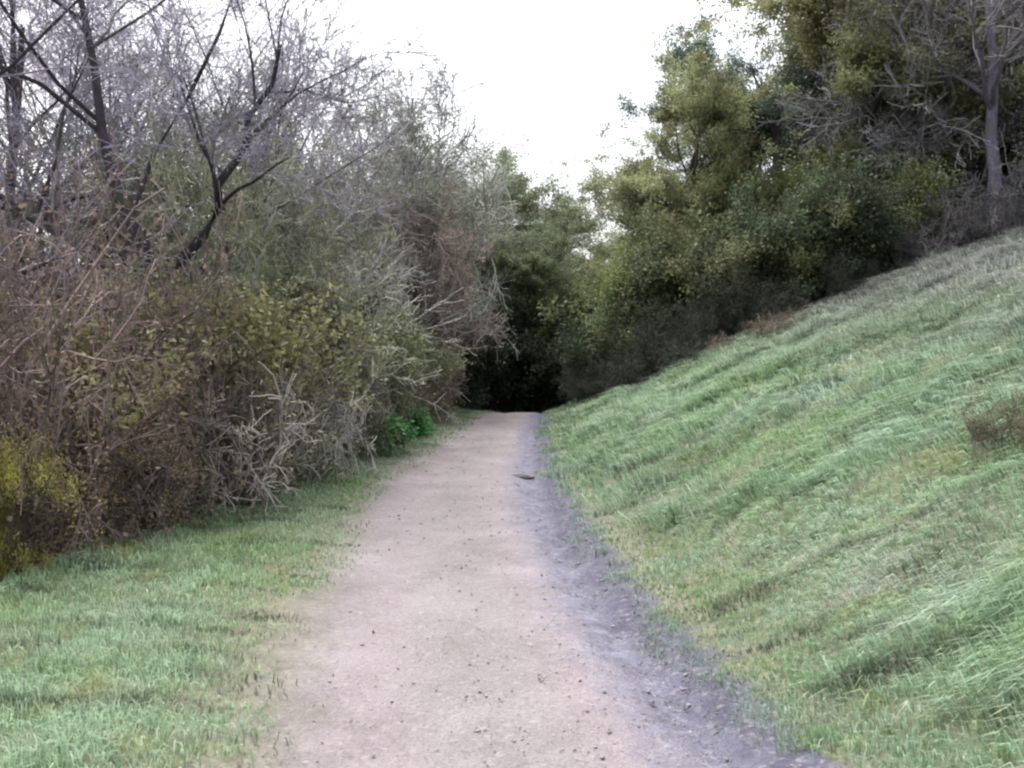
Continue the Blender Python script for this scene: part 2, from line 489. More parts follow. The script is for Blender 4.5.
def hill_keep(x, y, r):
    xr = interp(y, YR, XR) + edge_wob(y, 2.6)
    s = x - xr
    p = smooth(-.2, .06, s - .07 * (1 - smooth(3, 6, y)) + .09 * lump2(x, y, 2.8)) * (.55 + .45 * smooth(-.6, .5, lump(x, y, 2.1)))
    return (r.uniform(size=len(x)) < p)
def streak(x, y):
    return lump(x * .35 + .12 * y, y * 1.5, 2.4) + .5 * lump2(x * .3, y * 1.3, 4.1)
def hill_h(x, y):
    s = x - interp(y, YR, XR)
    return (.058 + .06 * smooth(.2, 1.5, s)) * (.55 + .9 * smooth(-.5, .9, streak(x, y))) * (1 + .5 * smooth(8, 16, y))
def hill_lean(x, y, n, r):
    a = .9 + .5 * lump(x, y, 1.2)
    f = .25 + .75 * smooth(.1, .9, x - interp(y, YR, XR))
    return np.stack([-.95 * f + r.normal(size=n) * .35, -.3 * a * f + r.normal(size=n) * .33, np.zeros(n) - .15 * f], 1)
grass('grass', [(.3, 5, 1.6, 5, 5200, .006), (.3, 8, 5, 9, 2400, .009), (.2, 11, 9, 14, 1100, .014), (.2, 13, 14, 22, 520, .022)],
      hill_keep, hill_h, hill_lean, M_HILLGRASS, 'pale green tussocky grass leaning down the right hillside', 5)

rt = np.random.default_rng(77)
g = Geo()
for (y0, y1, x1, nc, nb, W) in ((2, 5, 5, 110, 90, .007), (5, 9, 8, 260, 70, .01), (9, 14, 11, 460, 46, .016), (14, 20, 13, 420, 30, .024)):
    cx, cy = rt.uniform(.9, x1, nc), rt.uniform(y0, y1, nc)
    k = (cx - interp(cy, YR, XR) > .45) & (streak(cx, cy) > -.25)
    cx, cy = cx[k], cy[k]
    i = np.repeat(np.arange(len(cx)), nb)
    sp = rt.uniform(.05, .13, len(cx))[i]
    ox, oy = rt.normal(size=len(i)), rt.normal(size=len(i))
    x, y = cx[i] + ox * sp * 1.5, cy[i] + oy * sp
    def lean(x_, y_, n_, r_):
        return np.stack([-.6 + ox * .4 + r_.normal(size=n_) * .4, oy * .45 - .15 + r_.normal(size=n_) * .35, np.zeros(n_)], 1)
    v, f4, f3 = blades(x, y, (rt.uniform(.07, .17, len(cx)) * (1 + .5 * smooth(7, 12, cy)))[i], W, lean, rt)
    n0 = g.n
    g.add(v, f4); g.l.append((f3 + n0).ravel()); g.z.append(np.full(len(f3), 3))
stuff('tussock_grass', g.build('tussock_grass', M_HILLGRASS), 'longer tufted grass lying down the right hillside')

def verge_keep(x, y, r):
    xl = interp(y, YL, XL) + edge_wob(y, 1)
    xe = interp(y, YE, XE)
    wide = -.08 + .26 * smooth(3, 8, y) + .1 * lump(x, y, 1.3)
    p = smooth(-.3, .4, xl + wide - .1 - x + .12 * lump2(x, y, 2.6)) * smooth(-.7, .0, x - xe + .1)
    p = p * (.6 + .4 * smooth(-.6, .4, lump(x, y, 2.4)))
    return r.uniform(size=len(x)) < p
def verge_h(x, y):
    t = interp(y, YL, XL) - x
    e = x - interp(y, YE, XE)
    return (.05 + .022 * smooth(.0, .9, t)) * (.7 + .6 * smooth(-.5, .8, lump2(x, y, 2.2))) + .05 * (1 - smooth(-.2, .35, e))
def verge_lean(x, y, n, r):
    return np.stack([r.normal(size=n) * .45, r.normal(size=n) * .45 - .2, np.zeros(n)], 1)
grass('grass', [(-4, -.5, 1.6, 5, 6000, .005), (-4, -.8, 5, 9, 3000, .008), (-3.8, -.8, 9, 14, 1600, .012), (-3.2, -.2, 14, 23, 900, .018)],
      verge_keep, verge_h, verge_lean, M_VERGE, 'short green and yellowing grass on the left verge of the path', 6)

# loose stones on the path and in the rut
def pebble_cloud(x, y, size, r, lift=0.0):
    n = len(x)
    oct_v = np.array([[1, 0, 0], [0, 1, 0], [-1, 0, 0], [0, -1, 0], [0, 0, .6], [0, 0, -.6],
                      [.66, .66, .2], [-.66, .66, .2], [-.66, -.66, .2], [.66, -.66, .2]])
    f = np.array([[0, 6, 4], [6, 1, 4], [1, 7, 4], [7, 2, 4], [2, 8, 4], [8, 3, 4], [3, 9, 4], [9, 0, 4],
                  [6, 0, 5], [1, 6, 5], [7, 1, 5], [2, 7, 5], [8, 2, 5], [3, 8, 5], [9, 3, 5], [0, 9, 5]])
    th = r.uniform(0, 6.28, n)
    s = size * np.exp(r.normal(size=n) * .4)
    sx, sy, sz = s * r.uniform(.7, 1.4, n), s * r.uniform(.6, 1, n), s * r.uniform(.4, .8, n)
    jit = 1 + r.normal(size=(n, 10, 3)) * .14
    v = oct_v[None] * jit * np.stack([sx, sy, sz], 1)[:, None]
    c, q = np.cos(th)[:, None], np.sin(th)[:, None]
    v = np.stack([v[..., 0] * c - v[..., 1] * q, v[..., 0] * q + v[..., 1] * c, v[..., 2]], -1)
    v = v + np.stack([x, y, height(x, y) + .014 + lift + sz * .15], 1)[:, None]
    return v, (np.arange(n)[:, None, None] * 10 + f[None]).reshape(-1, 3)

rp = np.random.default_rng(8)
g = Geo()
for (y0, y1, n, s) in ((1.8, 5, 1300, .0042), (5, 10, 700, .006), (10, 22, 400, .008)):
    y = rp.uniform(y0, y1, n); u = np.clip(rp.beta(2.2, 1.6, n), 0, 1)
    x = interp(y, YL, XL) + (interp(y, YR, XR) - interp(y, YL, XL)) * u
    g.add(*pebble_cloud(x, y, s, rp))
    n2 = int(n * .9)
    y = rp.uniform(y0, y1, n2); u = rp.normal(.9, .07, n2)
    x = interp(y, YL, XL) + (interp(y, YR, XR) - interp(y, YL, XL)) * u
    g.add(*pebble_cloud(x, y, s * 1.25, rp, -.006))
o = stuff('gravel', g.build('gravel', M_STONE), 'loose small stones strewn over the dirt path and its grey rut')
o.color = (.27, .25, .26, 1)

# dead leaves lying under the thickets and on the verge edge
g = Geo()
for (x0, x1, y0, y1, n, s) in ((-9, -2.2, 2, 12, 16000, .06), (-9, -1.2, 12, 24, 9000, .09), (-3, 14, 15, 32, 16000, .1), (-2, 2.2, 1.8, 16, 260, .028)):
    x = rp.uniform(x0, x1, n); y = rp.uniform(y0, y1, n)
    if x0 == -9: k = x < interp(y, YE, XE) + .05
    elif x0 == -3: k = (y > 16.5 + 2 * np.sin(x)) & ((x > interp(y, YR, XR) + .3) | (y > 23))
    else: k = np.ones(n, bool)
    x, y = x[k], y[k]
    g.leaves(np.stack([x, y, height(x, y) + .025], 1), s, s * .6, 2.2, rp)
o = stuff('leaf_litter', g.build('leaf_litter', M_DEAD), 'brown fallen leaves under the trees and thickets')
o.color = (.11, .075, .055, 1)

# ------------------------------------------------------------------ plants: one of each kind, then copies
def plant(name, parts):
    """parts: list of (part name, mesh, default colour)"""
    root = bpy.data.objects.new(name, None)
    root.empty_display_size = .2
    ch = []
    for pn, me, c in parts:
        o = bpy.data.objects.new(pn, me); o.parent = root; o.color = (*c, 1); ch.append(o)
    return root, ch

USED = set()
def put(proto, px, dist, size, label, cat, rot=0, cols=None, group=None, wide=1.0, sink=.05, x=None, gain=(1.7, 2.6, 2.5)):
    root0, ch0 = proto
    key = root0.name
    root = root0 if key not in USED else root0.copy()
    first = key not in USED
    USED.add(key)
    X = (px - 512) / F_PX * dist if x is None else x
    root.location = (X, dist, hz(X, dist) - sink)
    root.rotation_euler = (0, 0, R_(rot))
    root.scale = (size * wide, size * wide, size)
    col.objects.link(root)
    root['label'] = label; root['category'] = cat
    if group: root['group'] = group
    elif 'group' in root: del root['group']
    for i, c0 in enumerate(ch0):
        c = c0 if first else c0.copy()
        c.parent = root
        if cols and i < len(cols) and cols[i]: c.color = (*[q * gain[i if len(gain) > i else -1] for q in cols[i]], 1)
        col.objects.link(c)
    return root

def evergreen(seed, H=7.5, spread=1.0, leaf=.085, nleaf=20):
    r = np.random.default_rng(seed)
    P, Rr, L = trunkline([(0, 0, -.2), (.1, .05, H * .25), (-.15, .1, H * .55), (.1, -.1, H * .8)], .19, .06, 9, .05, r)
    a = grow(P, Rr, L, 15, .16, (40, 75), .42 * spread, 6, .14, .25, .6, .3, .03, r)
    b = grow(*a, 6, .25, (30, 65), .52, 5, .16, .12, .6, .3, 0, r)
    c = grow(*b, 5, .25, (30, 70), .55, 4, .18, .1, .6, .4, -.02, r)
    e = grow(*c, 4, .15, (30, 70), .6, 4, .2, .05, .6, .5, -.04, r)
    gt = Geo(); gt.tubes(P, Rr, 9); gt.tubes(a[0], a[1], 6); gt.tubes(b[0], b[1], 4); gt.tubes(c[0], np.maximum(c[1], .006), 3)
    Q = e[0][:, 1:].reshape(-1, 3)
    hole = np.sin(Q[:, 0] * 2.3 + seed) + np.sin(Q[:, 1] * 2.1 + 2 * seed) + np.sin(Q[:, 2] * 2.7 + 3 * seed) + r.normal(size=len(Q)) * .35
    Q = Q[hole > -.75]
    reps = np.clip((nleaf * np.exp(r.normal(size=len(Q)) * .5)).astype(int), 3, 90)
    nleaf = 1
    Q = np.repeat(Q, reps, 0)
    C = np.repeat(Q, nleaf, 0) + r.normal(size=(len(Q) * nleaf, 3)) * np.array([.1, .1, .075])
    gl = Geo(); gl.leaves(C, leaf, leaf * .6, .35, r)
    return plant('evergreen_tree', [('trunk', gt.build('trunk', M_BARK, True), (.07, .06, .062)),
                                    ('crown', gl.build('crown', M_LEAF), (.075, .095, .04))])

def bare(seed, trunk, r0, n1=11, n2=7, n3=7, n4=5, lr=(.6, .55, .5, .45), t0=.3, up=.25, name='bare_tree', wig=.14, twr=.004, extra=None, spread=1):
    r = np.random.default_rng(seed)
    P, Rr, L = trunkline(trunk, r0, r0 * .3, 10, .05, r)
    if extra:
        for e in extra:
            p2, r2, l2 = trunkline(e, r0 * .62, r0 * .2, 10, .06, r)
            P = np.concatenate([P, p2]); Rr = np.concatenate([Rr, r2]); L = np.concatenate([L, l2])
    a = grow(P, Rr, L, n1, t0, (30, 70), lr[0], 7, wig, up, .55, .3, .02, r)
    b = grow(*a, n2, .25, (25, 65), lr[1], 6, wig, .1, .55, .3, 0, r)
    c = grow(*b, n3, .2, (25, 65), lr[2], 5, wig, .08, .55, .4, 0, r)
    gt = Geo(); gt.tubes(P, Rr, 9); gt.tubes(a[0], a[1], 6); 
    gc = Geo(); gc.tubes(b[0], np.maximum(b[1], twr * 1.6), 4); gc.tubes(c[0], np.maximum(c[1], twr * 1.2), 3)
    tips = c[0]
    if n4:
        e = grow(*c, n4, .15, (25, 60), lr[3], 4, wig, .05, .6, .5, -.01, r)
        gc.tubes(e[0], np.maximum(e[1], twr), 3)
        tips = e[0]
    parts = [('trunk', gt.build('trunk', M_BARK, True), (.05, .045, .05)),
             ('crown', gc.build('crown', M_TWIG), (.13, .115, .14))]
    return parts, tips, r, name

def leafy(bp, frac, n, spread, leaf, color, mat_=None, part='foliage'):
    parts, tips, r, name = bp
    Q = tips.reshape(-1, 3)
    Q = Q[r.uniform(size=len(Q)) < frac]
    C = np.repeat(Q, n, 0) + r.normal(size=(len(Q) * n, 3)) * spread
    gl = Geo(); gl.leaves(C, leaf, leaf * .6, .3, r)
    parts = parts + [(part, gl.build(part, mat_ or M_LEAF), color)]
    return plant(name, parts)

def bush(seed, H=2.2, stems=9, leaf=.07, nleaf=26, name='evergreen_shrub', gap=-.9):
    r = np.random.default_rng(seed)
    Ps, Rs, Ls = [], [], []
    for i in range(stems):
        th = r.uniform(0, 6.28); k = r.uniform(.1, .5) * H
        p, q, l = trunkline([(.1 * math.cos(th), .1 * math.sin(th), -.1), (k * .5 * math.cos(th), k * .5 * math.sin(th), H * .35),
                             (k * math.cos(th), k * math.sin(th), H * r.uniform(.6, .85))], .03, .012, 6, .03, r)
        Ps.append(p); Rs.append(q); Ls.append(l)
    P, Rr, L = np.concatenate(Ps), np.concatenate(Rs), np.concatenate(Ls)
    a = grow(P, Rr, L, 8, .12, (30, 75), .42, 4, .15, .1, .6, .4, 0, r)
    b = grow(*a, 5, .2, (30, 70), .5, 4, .18, .05, .6, .5, 0, r)
    gt = Geo(); gt.tubes(P, Rr, 5); gt.tubes(a[0], a[1], 4); gt.tubes(b[0], np.maximum(b[1], .003), 3)
    Q = b[0][:, 1:].reshape(-1, 3)
    hole = np.sin(Q[:, 0] * 4.3 + seed) + np.sin(Q[:, 1] * 4.1 + 2 * seed) + np.sin(Q[:, 2] * 4.7 + 3 * seed) + r.normal(size=len(Q)) * .3
    Q = Q[hole > gap]
    C = np.repeat(Q, nleaf, 0) + r.normal(size=(len(Q) * nleaf, 3)) * .09
    gl = Geo(); gl.leaves(C, leaf, leaf * .55, .3, r)
    return plant(name, [('stem', gt.build('stem', M_BARK, True), (.06, .05, .05)), ('foliage', gl.build('foliage', M_LEAF), (.05, .07, .028))])

def thicket(seed, H=1.9, W=1.3, stems=46, name='bramble_thicket', leafn=2, leaf=.032, fr=.6, twr=.0035, lcol=(.1, .075, .045), scol=(.12, .085, .085)):
    r = np.random.default_rng(seed)
    th = r.uniform(0, 6.28, stems); rad = np.sqrt(r.uniform(0, 1, stems)) * W * .6
    K = 9
    pos = np.stack([rad * np.cos(th), rad * np.sin(th), np.full(stems, -.1)], 1)
    D = norm(np.stack([np.cos(th) * .22, np.sin(th) * .22, np.ones(stems)], 1) + r.normal(size=(stems, 3)) * .2)
    Ln = H * r.uniform(.55, 1.35, stems) * (1.1 - .35 * rad / (W * .6))
    Q = [pos]
    for k in range(K - 1):
        Q.append(Q[-1] + D * (Ln / (K - 1))[:, None])
        D = norm(D + r.normal(size=(stems, 3)) * .13 + np.array([0, 0, -.09 - .02 * k]) + np.stack([np.cos(th), np.sin(th), 0 * th], 1) * .05)
    P = np.stack(Q, 1); P[:, :, 2] = np.maximum(P[:, :, 2], -.1)
    Rr = r.uniform(.006, .013, stems)[:, None] * np.linspace(1, .4, K)[None]
    a = grow(P, Rr, Ln, 9, .15, (30, 75), .3, 5, .17, .1, .65, .5, -.03, r)
    b = grow(*a, 5, .15, (30, 70), .5, 4, .2, .05, .7, .6, -.03, r)
    def pack(Q):
        Q = Q.copy(); rr = np.linalg.norm(Q[..., :2], axis=-1, keepdims=True) + 1e-6
        ph = np.arctan2(Q[..., 1:2], Q[..., 0:1])
        lim = W * (1.05 + .28 * np.sin(2 * ph + seed) + .2 * np.sin(5 * ph + 2 * seed)) * (1.12 - .1 * Q[..., 2:3] / H)
        Q[..., :2] *= (lim * np.tanh(rr / lim)) / rr
        return Q
    P = pack(P); a = (pack(a[0]), a[1], a[2]); b = (pack(b[0]), b[1], b[2])
    gt = Geo(); gt.tubes(P, Rr, 4); gt.tubes(a[0], np.maximum(a[1], twr), 3); gt.tubes(b[0], np.maximum(b[1], twr * .8), 3)
    Qp = np.concatenate([b[0][:, 1:].reshape(-1, 3), a[0].reshape(-1, 3)])
    Qp = Qp[r.uniform(size=len(Qp)) < fr]
    C = np.repeat(Qp, leafn, 0) + r.normal(size=(len(Qp) * leafn, 3)) * .05
    gl = Geo(); gl.leaves(C, leaf, leaf * .6, .3, r)
    return plant(name, [('stem', gt.build('stem', M_TWIG), scol), ('foliage', gl.build('foliage', M_LEAF), lcol)])

# --- prototypes
OAK = [evergreen(21), evergreen(22, 7.5, 1.1, .085), evergreen(23, 7.5, .9, .08)]
BIG = plant(*(lambda bp: (bp[3], bp[0]))(bare(31, [(0, 0, -.3), (.15, 0, 1.6), (.1, .1, 3.6), (-.5, .1, 5.2), (-.8, .2, 7.2)], .125, 10, 7, 8, 5, t0=.4,
            extra=[[(.12, .05, 3.3), (1.0, .1, 4.5), (1.7, .3, 6.6)], [(.1, .05, 3.4), (-1.5, 0, 4.4), (-3.2, .2, 5.0)]])))
SLIM = plant(*(lambda bp: (bp[3], bp[0]))(bare(33, [(0, 0, -.2), (.1, 0, 2), (-.1, .1, 4.5), (.1, 0, 7.2)], .12, 14, 7, 7, 4, lr=(.42, .55, .5, .45), t0=.2)))
LICH = leafy(bare(35, [(0, 0, -.2), (.2, 0, 1.2), (-.1, .1, 2.8), (.2, .1, 4.4)], .1, 15, 8, 7, 4, lr=(.55, .5, .5, .45), t0=.1, name='lichen_tree', wig=.2, twr=.0065,
                  extra=[[(0, 0, -.1), (.9, .2, 1.4), (1.5, .2, 3.4)], [(0, 0, -.1), (-.8, .1, 1.5), (-1.3, -.2, 3.2)]]),
             .13, 5, .07, .055, (.1, .115, .045))
SHRUB = [bush(41), bush(42, 2.2, 12, .08, 24)]
IVY = bush(44, 2.2, 9, .06, 26, 'olive_bush', .1)
BRAM = [thicket(51, 1.9, .95, 60), thicket(52, 1.9, 1.1, 60)]
DRY = thicket(54, 1.0, .8, 40, 'bare_brush', 1, .04, .2, .004, (.1, .08, .05), (.16, .145, .15))
GREENS = bush(46, .7, 12, .09, 12, 'low_plant')

# --- right-hand wood on the slope
DK, OL, YG, GG, BL = (.035, .05, .022), (.108, .115, .058), (.12, .14, .04), (.1, .11, .075), (.05, .07, .05)
PB = (.085, .075, .095)
put(OAK[0], 690, 23, .91, 'rounded olive evergreen tree left of the right wood, edging the gap of sky', 'tree', 20, [None, OL])
put(OAK[1], 866, 21, 1.1, 'tallest yellow-green evergreen tree at the middle of the right wood', 'tree', 80, [None, (.122, .125, .062)])
put(OAK[2], 772, 25, 1.1, 'dark bluish evergreen between the rounded olive tree and the tallest one', 'tree', 150, [PB, BL])
put(OAK[1], 690, 27, .74, 'dark green evergreen leaning over the shaded end of the path', 'tree', 200, [None, (.06, .08, .035)])
put(OAK[0], 930, 23, 1.25, 'grey-green evergreen behind the purple-trunked tree on the slope', 'tree', 250, [PB, (.1, .1, .075)])
put(OAK[2], 578, 33, .92, 'small olive evergreen straight above the dark end of the path', 'tree', 30, [None, (.085, .1, .045)])
put(OAK[0], 526, 38, 1.3, 'far evergreen at the lowest point of the sky gap', 'tree', 120, [None, (.09, .1, .055)])
put(OAK[1], 1030, 25, 1.3, 'grey evergreen in the top right corner of the wood', 'tree', 310, [PB, (.075, .08, .065)])
put(OAK[2], 715, 31, .95, 'evergreen seen through the gap behind the rounded olive tree', 'tree', 280, [None, (.06, .075, .04)])
put(OAK[0], 870, 30, 1.35, 'tall pale evergreen rising behind the wood up to the top of the photo', 'tree', 10, [None, (.1, .11, .06)])
put(SLIM, 985, 18.3, 1.1, 'bare tree with purple-grey trunk standing at the top of the grassy slope', 'tree', 40, [(.12, .105, .14), (.13, .12, .135)])
put(SLIM, 1075, 17, 1.05, 'bare grey tree at the right edge above the grassy slope', 'tree', 130, [(.1, .09, .11), (.12, .11, .115)])
put(LICH, 962, 21, 1.3, 'grey scrubby tree left behind the purple-grey trunk', 'tree', 20, [PB, (.12, .115, .125), (.085, .085, .07)])
put(LICH, 1035, 20.5, 1.35, 'grey scrubby tree filling the top right corner below the grey evergreen', 'tree', 140, [PB, (.12, .115, .125), (.08, .08, .07)])
put(SLIM, 905, 20, .9, 'thin bare grey tree in front of the tallest yellow-green evergreen', 'tree', 220, [(.09, .08, .1), (.11, .105, .105)])

sh = [
 (SHRUB[0], 634, 21.2, 1.25, (.085, .11, .035), 'bright olive shrub at the right side of the dark path end'),
 (SHRUB[1], 660, 20.8, 1.1, (.095, .115, .035), 'yellow-green shrub under the rounded olive tree'),
 (SHRUB[0], 650, 20.0, 1.3, (.05, .06, .03), 'dark green shrub right of the yellow-green shrub'),
 (SHRUB[1], 690, 19.5, 1.25, (.05, .06, .03), 'broad dark shrub above the low dark brush'),
 (SHRUB[0], 728, 19.0, 1.25, (.07, .075, .035), 'green shrub under the dark bluish evergreen'),
 (SHRUB[1], 770, 18.6, 1.2, (.04, .055, .03), 'dark shrub left of the tallest evergreen foot'),
 (SHRUB[0], 812, 18.2, 1.1, (.075, .08, .038), 'mid green shrub at the foot of the tallest evergreen'),
 (SHRUB[1], 855, 18.0, 1.05, (.035, .045, .028), 'blackish shrub at the crest of the grassy slope'),
 (SHRUB[0], 905, 18.6, 1.15, (.085, .095, .04), 'olive shrub beside the purple-trunked tree'),
 (SHRUB[0], 598, 27.0, 2.1, (.085, .1, .045), 'tall olive shrub behind the yellow-green shrub, under the sky gap'),
 (SHRUB[1], 700, 23.0, 1.8, (.085, .092, .04), 'tall shrub filling the space under the rounded olive tree'),
 (SHRUB[0], 800, 22.0, 1.7, (.07, .085, .035), 'tall olive shrub behind the mid green shrub'),
 (SHRUB[0], 955, 20.5, 1.5, (.07, .072, .06), 'grey-green shrub just right of the purple-grey trunk'),
 (SHRUB[1], 1010, 19.5, 1.3, (.065, .065, .06), 'grey shrub at the right end of the hill crest'),
 (SHRUB[0], 1075, 21, 1.6, (.06, .062, .052), 'dull shrub beyond the right edge of the hill crest'),
 (SHRUB[1], 880, 22.0, 1.7, (.07, .08, .045), 'tall grey-olive shrub behind the blackish shrub'),
]
for i, (p, px, dd, s, c, lab) in enumerate(sh):
    put(p, px, dd, s, lab, 'shrub', i * 67, [None, c], 'shrubs under the right wood')

br = [
 (BRAM[0], 965, 17.6, .8, (.13, .115, .135), 'mauve-grey brush at the foot of the purple-grey trunk'),
 (BRAM[1], 1012, 16.8, .85, (.14, .125, .145), 'mauve-grey brush at the right end of the grassy crest'),
 (DRY, 925, 17.3, .9, (.11, .1, .11), 'low mauve-grey brush left of the purple-grey trunk'),
 (BRAM[1], 588, 20.6, .6, (.045, .04, .046), 'dark brush just right of the dark path end'),
 (BRAM[0], 612, 19.4, .62, (.06, .05, .062), 'dark brush at the left foot of the right wood'),
 (DRY, 640, 18.0, .95, (.075, .065, .075), 'low dark grey brush at the left end of the grassy crest'),
 (BRAM[1], 668, 18.0, .88, (.055, .047, .055), 'tall dark brush below the dark green shrub'),
 (BRAM[0], 706, 17.6, .6, (.065, .055, .065), 'low dark brush below the broad dark shrub'),
 (DRY, 692, 16.6, .7, (.085, .075, .075), 'lowest grey brush in front of the tall dark brush'),
 (BRAM[1], 748, 17.4, .85, (.05, .042, .048), 'dark brush behind the smaller bracken on the crest'),
 (BRAM[0], 850, 17.0, .5, (.05, .045, .05), 'low dark brush under the blackish shrub'),
]
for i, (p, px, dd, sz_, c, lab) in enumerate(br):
    put(p, px, dd, sz_, lab, 'brush', 40 + i * 71, [c if i < 3 else (.55 * c[0], .6 * c[0], .5 * c[0]), (.034, .04, .024)], 'brush along the crest of the grassy slope', wide=1.15)  # later stems and all leaves darkened in colour as shadow under the trees
put(DRY, 775, 15.8, .5, 'brown dead bracken on the crest of the grassy slope', 'bracken', 10, [(.12, .095, .07), (.1, .082, .06)], wide=1.6)
put(DRY, 732, 16.1, .42, 'smaller brown bracken left of the larger bracken on the crest', 'bracken', 90, [(.115, .09, .07), (.1, .082, .065)], wide=1.6)

# --- the shaded end of the path
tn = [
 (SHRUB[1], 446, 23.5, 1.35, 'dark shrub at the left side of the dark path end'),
 (SHRUB[0], 478, 27.0, 1.7, 'shade-darkened shrub inside the dark path end on the left'),
 (SHRUB[1], 505, 31.0, 2.0, 'shade-darkened shrub closing the dark path end'),
 (SHRUB[0], 535, 30.0, 1.9, 'shade-darkened shrub at the middle of the dark path end'),
 (SHRUB[1], 562, 26.5, 1.6, 'shade-darkened shrub inside the dark path end on the right'),
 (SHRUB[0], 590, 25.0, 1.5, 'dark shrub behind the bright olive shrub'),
 (SHRUB[1], 588, 21.5, .8, 'low shade-darkened shrub right of the dark path end'),
 (SHRUB[0], 465, 26.0, 1.35, 'shade-darkened shrub between the two shrubs left of the dark path end'),
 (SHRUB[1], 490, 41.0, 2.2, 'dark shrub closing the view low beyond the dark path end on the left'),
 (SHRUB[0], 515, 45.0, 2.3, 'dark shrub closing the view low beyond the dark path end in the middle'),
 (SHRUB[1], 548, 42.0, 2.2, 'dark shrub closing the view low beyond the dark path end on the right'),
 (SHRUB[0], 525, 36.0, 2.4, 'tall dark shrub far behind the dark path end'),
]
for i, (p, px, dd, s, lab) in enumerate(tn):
    put(p, px, dd, s, lab, 'shrub', i * 51, [None, (.022, .032, .018)], 'shrubs at the shaded end of the path')  # near-black leaf colour stands in for shade; shrubs added to keep light out
put(OAK[2], 462, 29, 1.18, 'green-grey evergreen left of the sky gap', 'tree', 75, [None, (.085, .1, .06)])
put(OAK[1], 505, 27, .72, 'low dark evergreen arching over the path end', 'tree', 10, [None, (.07, .083, .046)])

# --- left side
MV = (.15, .135, .165)
put(LICH, 355, 22, 1.6, 'tall grey-green scrubby tree behind the fine grey tree', 'tree', 310, [PB, (.135, .135, .125), (.1, .11, .07)], wide=.75)
put(LICH, 440, 27, 1.6, 'tall grey-green scrubby tree sloping down to the sky gap', 'tree', 40, [PB, (.13, .135, .12), (.1, .115, .07)], wide=.58)
put(LICH, 300, 19, 1.35, 'grey scrubby tree between the fine grey tree and the mauve-twigged one', 'tree', 200, [PB, (.14, .135, .13), (.1, .105, .07)], wide=.8)
put(BIG, 146, 11, 1.0, 'large bare tree with forked dark trunk and mauve twigs at left', 'tree', 0, [(.045, .04, .05), (.135, .125, .16)])
put(SLIM, 20, 13, 1.05, 'bare mauve-twigged tree left of the forked tree', 'tree', 60, [(.05, .045, .055), (.15, .135, .165)])
put(SLIM, 258, 15, .9, 'bare mauve-twigged tree right of the forked tree', 'tree', 160, [(.06, .055, .06), (.14, .13, .155)])
put(SLIM, 118, 17, 1.05, 'pale mauve-twigged tree behind the forked tree', 'tree', 95, [(.09, .085, .1), (.17, .155, .19)])
put(SLIM, 215, 19, 1.1, 'pale mauve-twigged tree farthest back between the forked tree and its right neighbour', 'tree', 335, [(.09, .085, .1), (.17, .155, .185)])
put(SLIM, 60, 20, 1.15, 'pale mauve-twigged tree farthest back at left', 'tree', 15, [(.09, .085, .1), (.17, .155, .19)])
put(SLIM, -70, 10, 1.0, 'bare tree at the left edge reaching over the brown thicket', 'tree', 250, [(.05, .045, .055), (.14, .125, .155)])
put(SLIM, 335, 19, .74, 'fine grey bare tree with pale twigs against the sky', 'tree', 300, [(.08, .075, .08), (.15, .15, .155)])
put(SLIM, 425, 24, .85, 'far grey bare tree above the russet thicket', 'tree', 20, [(.07, .065, .07), (.12, .125, .115)])
put(LICH, 235, 12.5, .98, 'lichen-grey scrubby tree with sparse olive leaves right of the forked trunk', 'tree', 170, [(.08, .075, .07), (.15, .15, .125), (.1, .115, .045)], wide=.72)
put(LICH, 318, 15.5, .95, 'pale grey scrubby tree behind the verge with greenish twigs', 'tree', 100, [(.09, .085, .08), (.16, .155, .145), (.12, .13, .075)])
put(LICH, 180, 15.5, 1.15, 'grey-green scrubby tree behind the forked trunk', 'tree', 200, [(.07, .065, .07), (.13, .13, .115), (.09, .105, .05)])
put(LICH, 420, 21.0, .95, 'russet scrubby tree left of the dark path end', 'tree', 240, [(.07, .055, .055), (.165, .132, .12), (.15, .12, .1)], wide=.75)
put(SLIM, 395, 26, .98, 'tall fine grey tree behind the russet scrubby tree', 'tree', 111, [(.07, .065, .07), (.12, .125, .115)])
put(LICH, 410, 31, 1.35, 'grey-green scrubby tree beside the green-grey evergreen', 'tree', 10, [PB, (.12, .125, .1), (.095, .11, .06)])
put(LICH, 335, 22, 1.2, 'grey-green scrubby tree beyond the russet thicket', 'tree', 60, [(.07, .065, .07), (.12, .125, .1), (.1, .12, .06)])
put(LICH, 60, 14, .9, 'brown scrubby tree behind the brown thickets at left', 'tree', 300, [(.07, .055, .055), (.15, .115, .11), (.11, .085, .05)])
put(OAK[0], 480, 34, 1.15, 'olive evergreen left of the far evergreen at the sky gap', 'tree', 200, [None, (.09, .1, .06)])
put(OAK[2], 415, 31, .95, 'olive evergreen behind the far grey bare tree', 'tree', 30, [None, (.095, .105, .06)])

